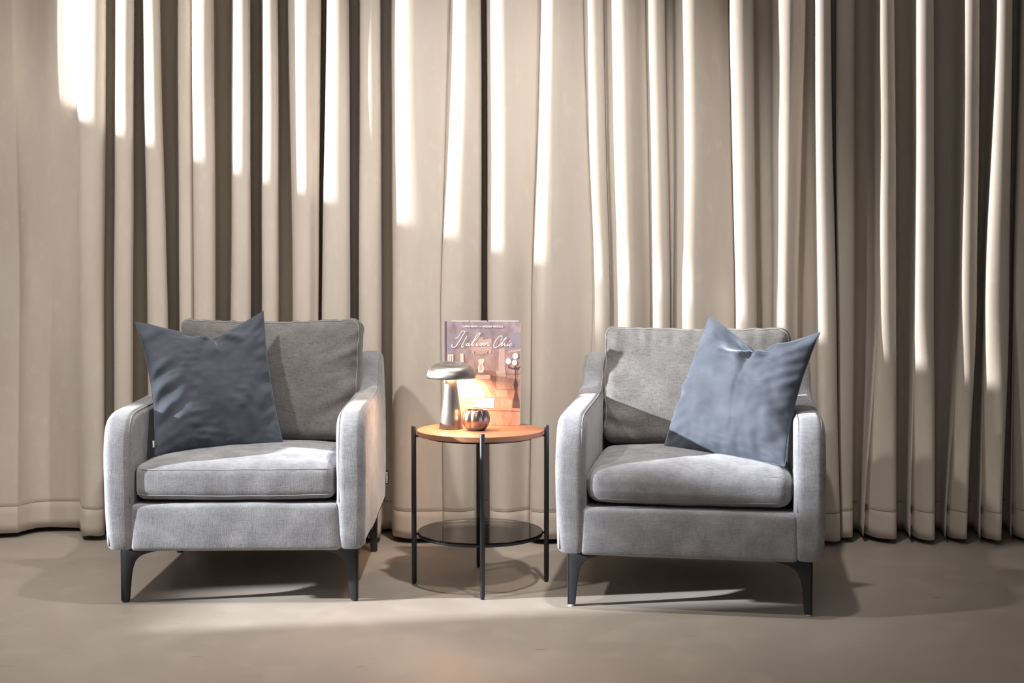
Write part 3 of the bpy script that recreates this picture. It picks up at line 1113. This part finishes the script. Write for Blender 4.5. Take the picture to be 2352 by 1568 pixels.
addp(3, [(930, 655), (945, 650), (960, 680), (1000, 690), (1026, 660), (1052, 690), (1080, 672), (1090, 655), (1092, 675), (1066, 702), (1026, 700), (980, 702), (942, 690)])
adde(4, 936, 602, 34, 38)
adde(4, 1026, 536, 36, 38)
adde(4, 1014, 622, 34, 34)
Vv, Ff, Fm = [], [], []
for P_, F_, mi in shapes:
    k = len(Vv)
    Vv += P_
    for q in F_:
        Ff.append(tuple(i + k for i in q)); Fm.append(mi)
mesh_obj('cover_picture', Vv, Ff, None, fc, smooth=False, mats=PR, fmats=Fm)

STROKES = [
    ([(75, 680), (110, 692), (160, 650), (230, 550), (310, 425), (318, 398)], 9),
    ([(318, 398), (335, 432), (385, 440), (432, 420)], 9),
    ([(432, 420), (330, 590), (200, 800), (110, 935), (50, 975), (10, 975), (-35, 945), (-40, 905), (-8, 860)], 17),
    ([(480, 580), (420, 700), (330, 860), (285, 945), (310, 972), (370, 920)], 14),
    ([(405, 662), (440, 685), (482, 688)], 8),
    ([(548, 835), (500, 826), (448, 880), (456, 915), (510, 905), (562, 835), (540, 900), (552, 940), (592, 900)], 12),
    ([(592, 900), (700, 790), (850, 620), (926, 520), (905, 475), (850, 510), (740, 680), (652, 850), (640, 930), (670, 935), (725, 880)], 12),
    ([(808, 840), (778, 900), (800, 928), (852, 880)], 12),
    ([(868, 748), (884, 732)], 12),
    ([(1010, 830), (960, 822), (912, 885), (924, 920), (980, 895), (1034, 825), (1010, 895), (1040, 912)], 12),
    ([(1040, 912), (1085, 825), (1098, 850), (1078, 922), (1130, 850), (1180, 805), (1194, 850), (1172, 915), (1200, 922), (1240, 870)], 11),
    ([(1590, 745), (1650, 690), (1672, 610), (1622, 574), (1540, 620), (1440, 750), (1380, 880), (1382, 965), (1430, 992), (1520, 945), (1620, 865), (1720, 745), (1792, 680), (1806, 640), (1775, 645), (1700, 770), (1640, 900), (1645, 940)], 13),
    ([(1645, 940), (1700, 880), (1752, 838), (1764, 860), (1738, 915), (1765, 935), (1820, 890)], 11),
    ([(1862, 850), (1830, 905), (1850, 928), (1892, 890)], 11),
    ([(1905, 775), (1924, 757)], 12),
    ([(1985, 862), (1978, 842), (1940, 855), (1908, 910), (1925, 946), (1992, 895)], 11),
]
parts = []
nf = Vector((0, 1, 0))
for pts, wd in STROKES:
    P_ = []
    for X, Y in pts:
        x, z = cz(X, Y, k=14.7, ox=1040, oy=730)
        P_.append(bl(x, z, -0.0022))
    P_ = smooth_path(P_, 2)
    n_ = len(P_)
    rs = [wd / 14.7 * PXM * 0.80 * (0.55 + 0.55 * math.sin(math.pi * min(1, max(0, (i + 1) / (n_ + 1))))) for i in range(n_)]
    parts.append(tube(P_, rs, 8, flat=(nf, 0.25)))
v, f = join(*parts)
o = mesh_obj('title_lettering', v, f, M_INK, fc)
o['label'] = 'white handwritten title reading Italian Chic'


def text_mesh(name, body, size, x, z, width, parent, mat, y=-0.0018):
    cu = bpy.data.curves.new(name, 'FONT')
    cu.body = body
    cu.size = size
    cu.extrude = 0.0001
    cu.offset = 0.00012
    ob = bpy.data.objects.new(name + '_src', cu)
    COL.objects.link(ob)
    dg = bpy.context.evaluated_depsgraph_get()
    me = bpy.data.meshes.new_from_object(ob.evaluated_get(dg))
    bpy.data.objects.remove(ob, do_unlink=True)
    xs = [v_.co.x for v_ in me.vertices]
    sc = width / (max(xs) - min(xs))
    mn = min(xs)
    for v_ in me.vertices:
        a, b_, c = v_.co
        v_.co = bl(x + (a - mn) * sc, z + b_, y - c)
    me.materials.clear()
    me.materials.append(mat)
    o = bpy.data.objects.new(name, me)
    COL.objects.link(o)
    o.parent = parent
    return o


x0, z0 = cz(335, 295, k=14.7, ox=1040, oy=730)
x1, _ = cz(835, 295, k=14.7, ox=1040, oy=730)
parts_t = [('DARIA REINA', 335, 835, 300, 0.0098), ('AND', 868, 958, 296, 0.0052), ('ANDREA FEROLLA', 985, 1690, 304, 0.0098)]
for body, a, b_, base_y, size in parts_t:
    x0, z0 = cz(a, base_y, k=14.7, ox=1040, oy=730)
    x1, _ = cz(b_, base_y, k=14.7, ox=1040, oy=730)
    text_mesh('author_lettering', body, size, x0, z0, x1 - x0, fc, M_INK)
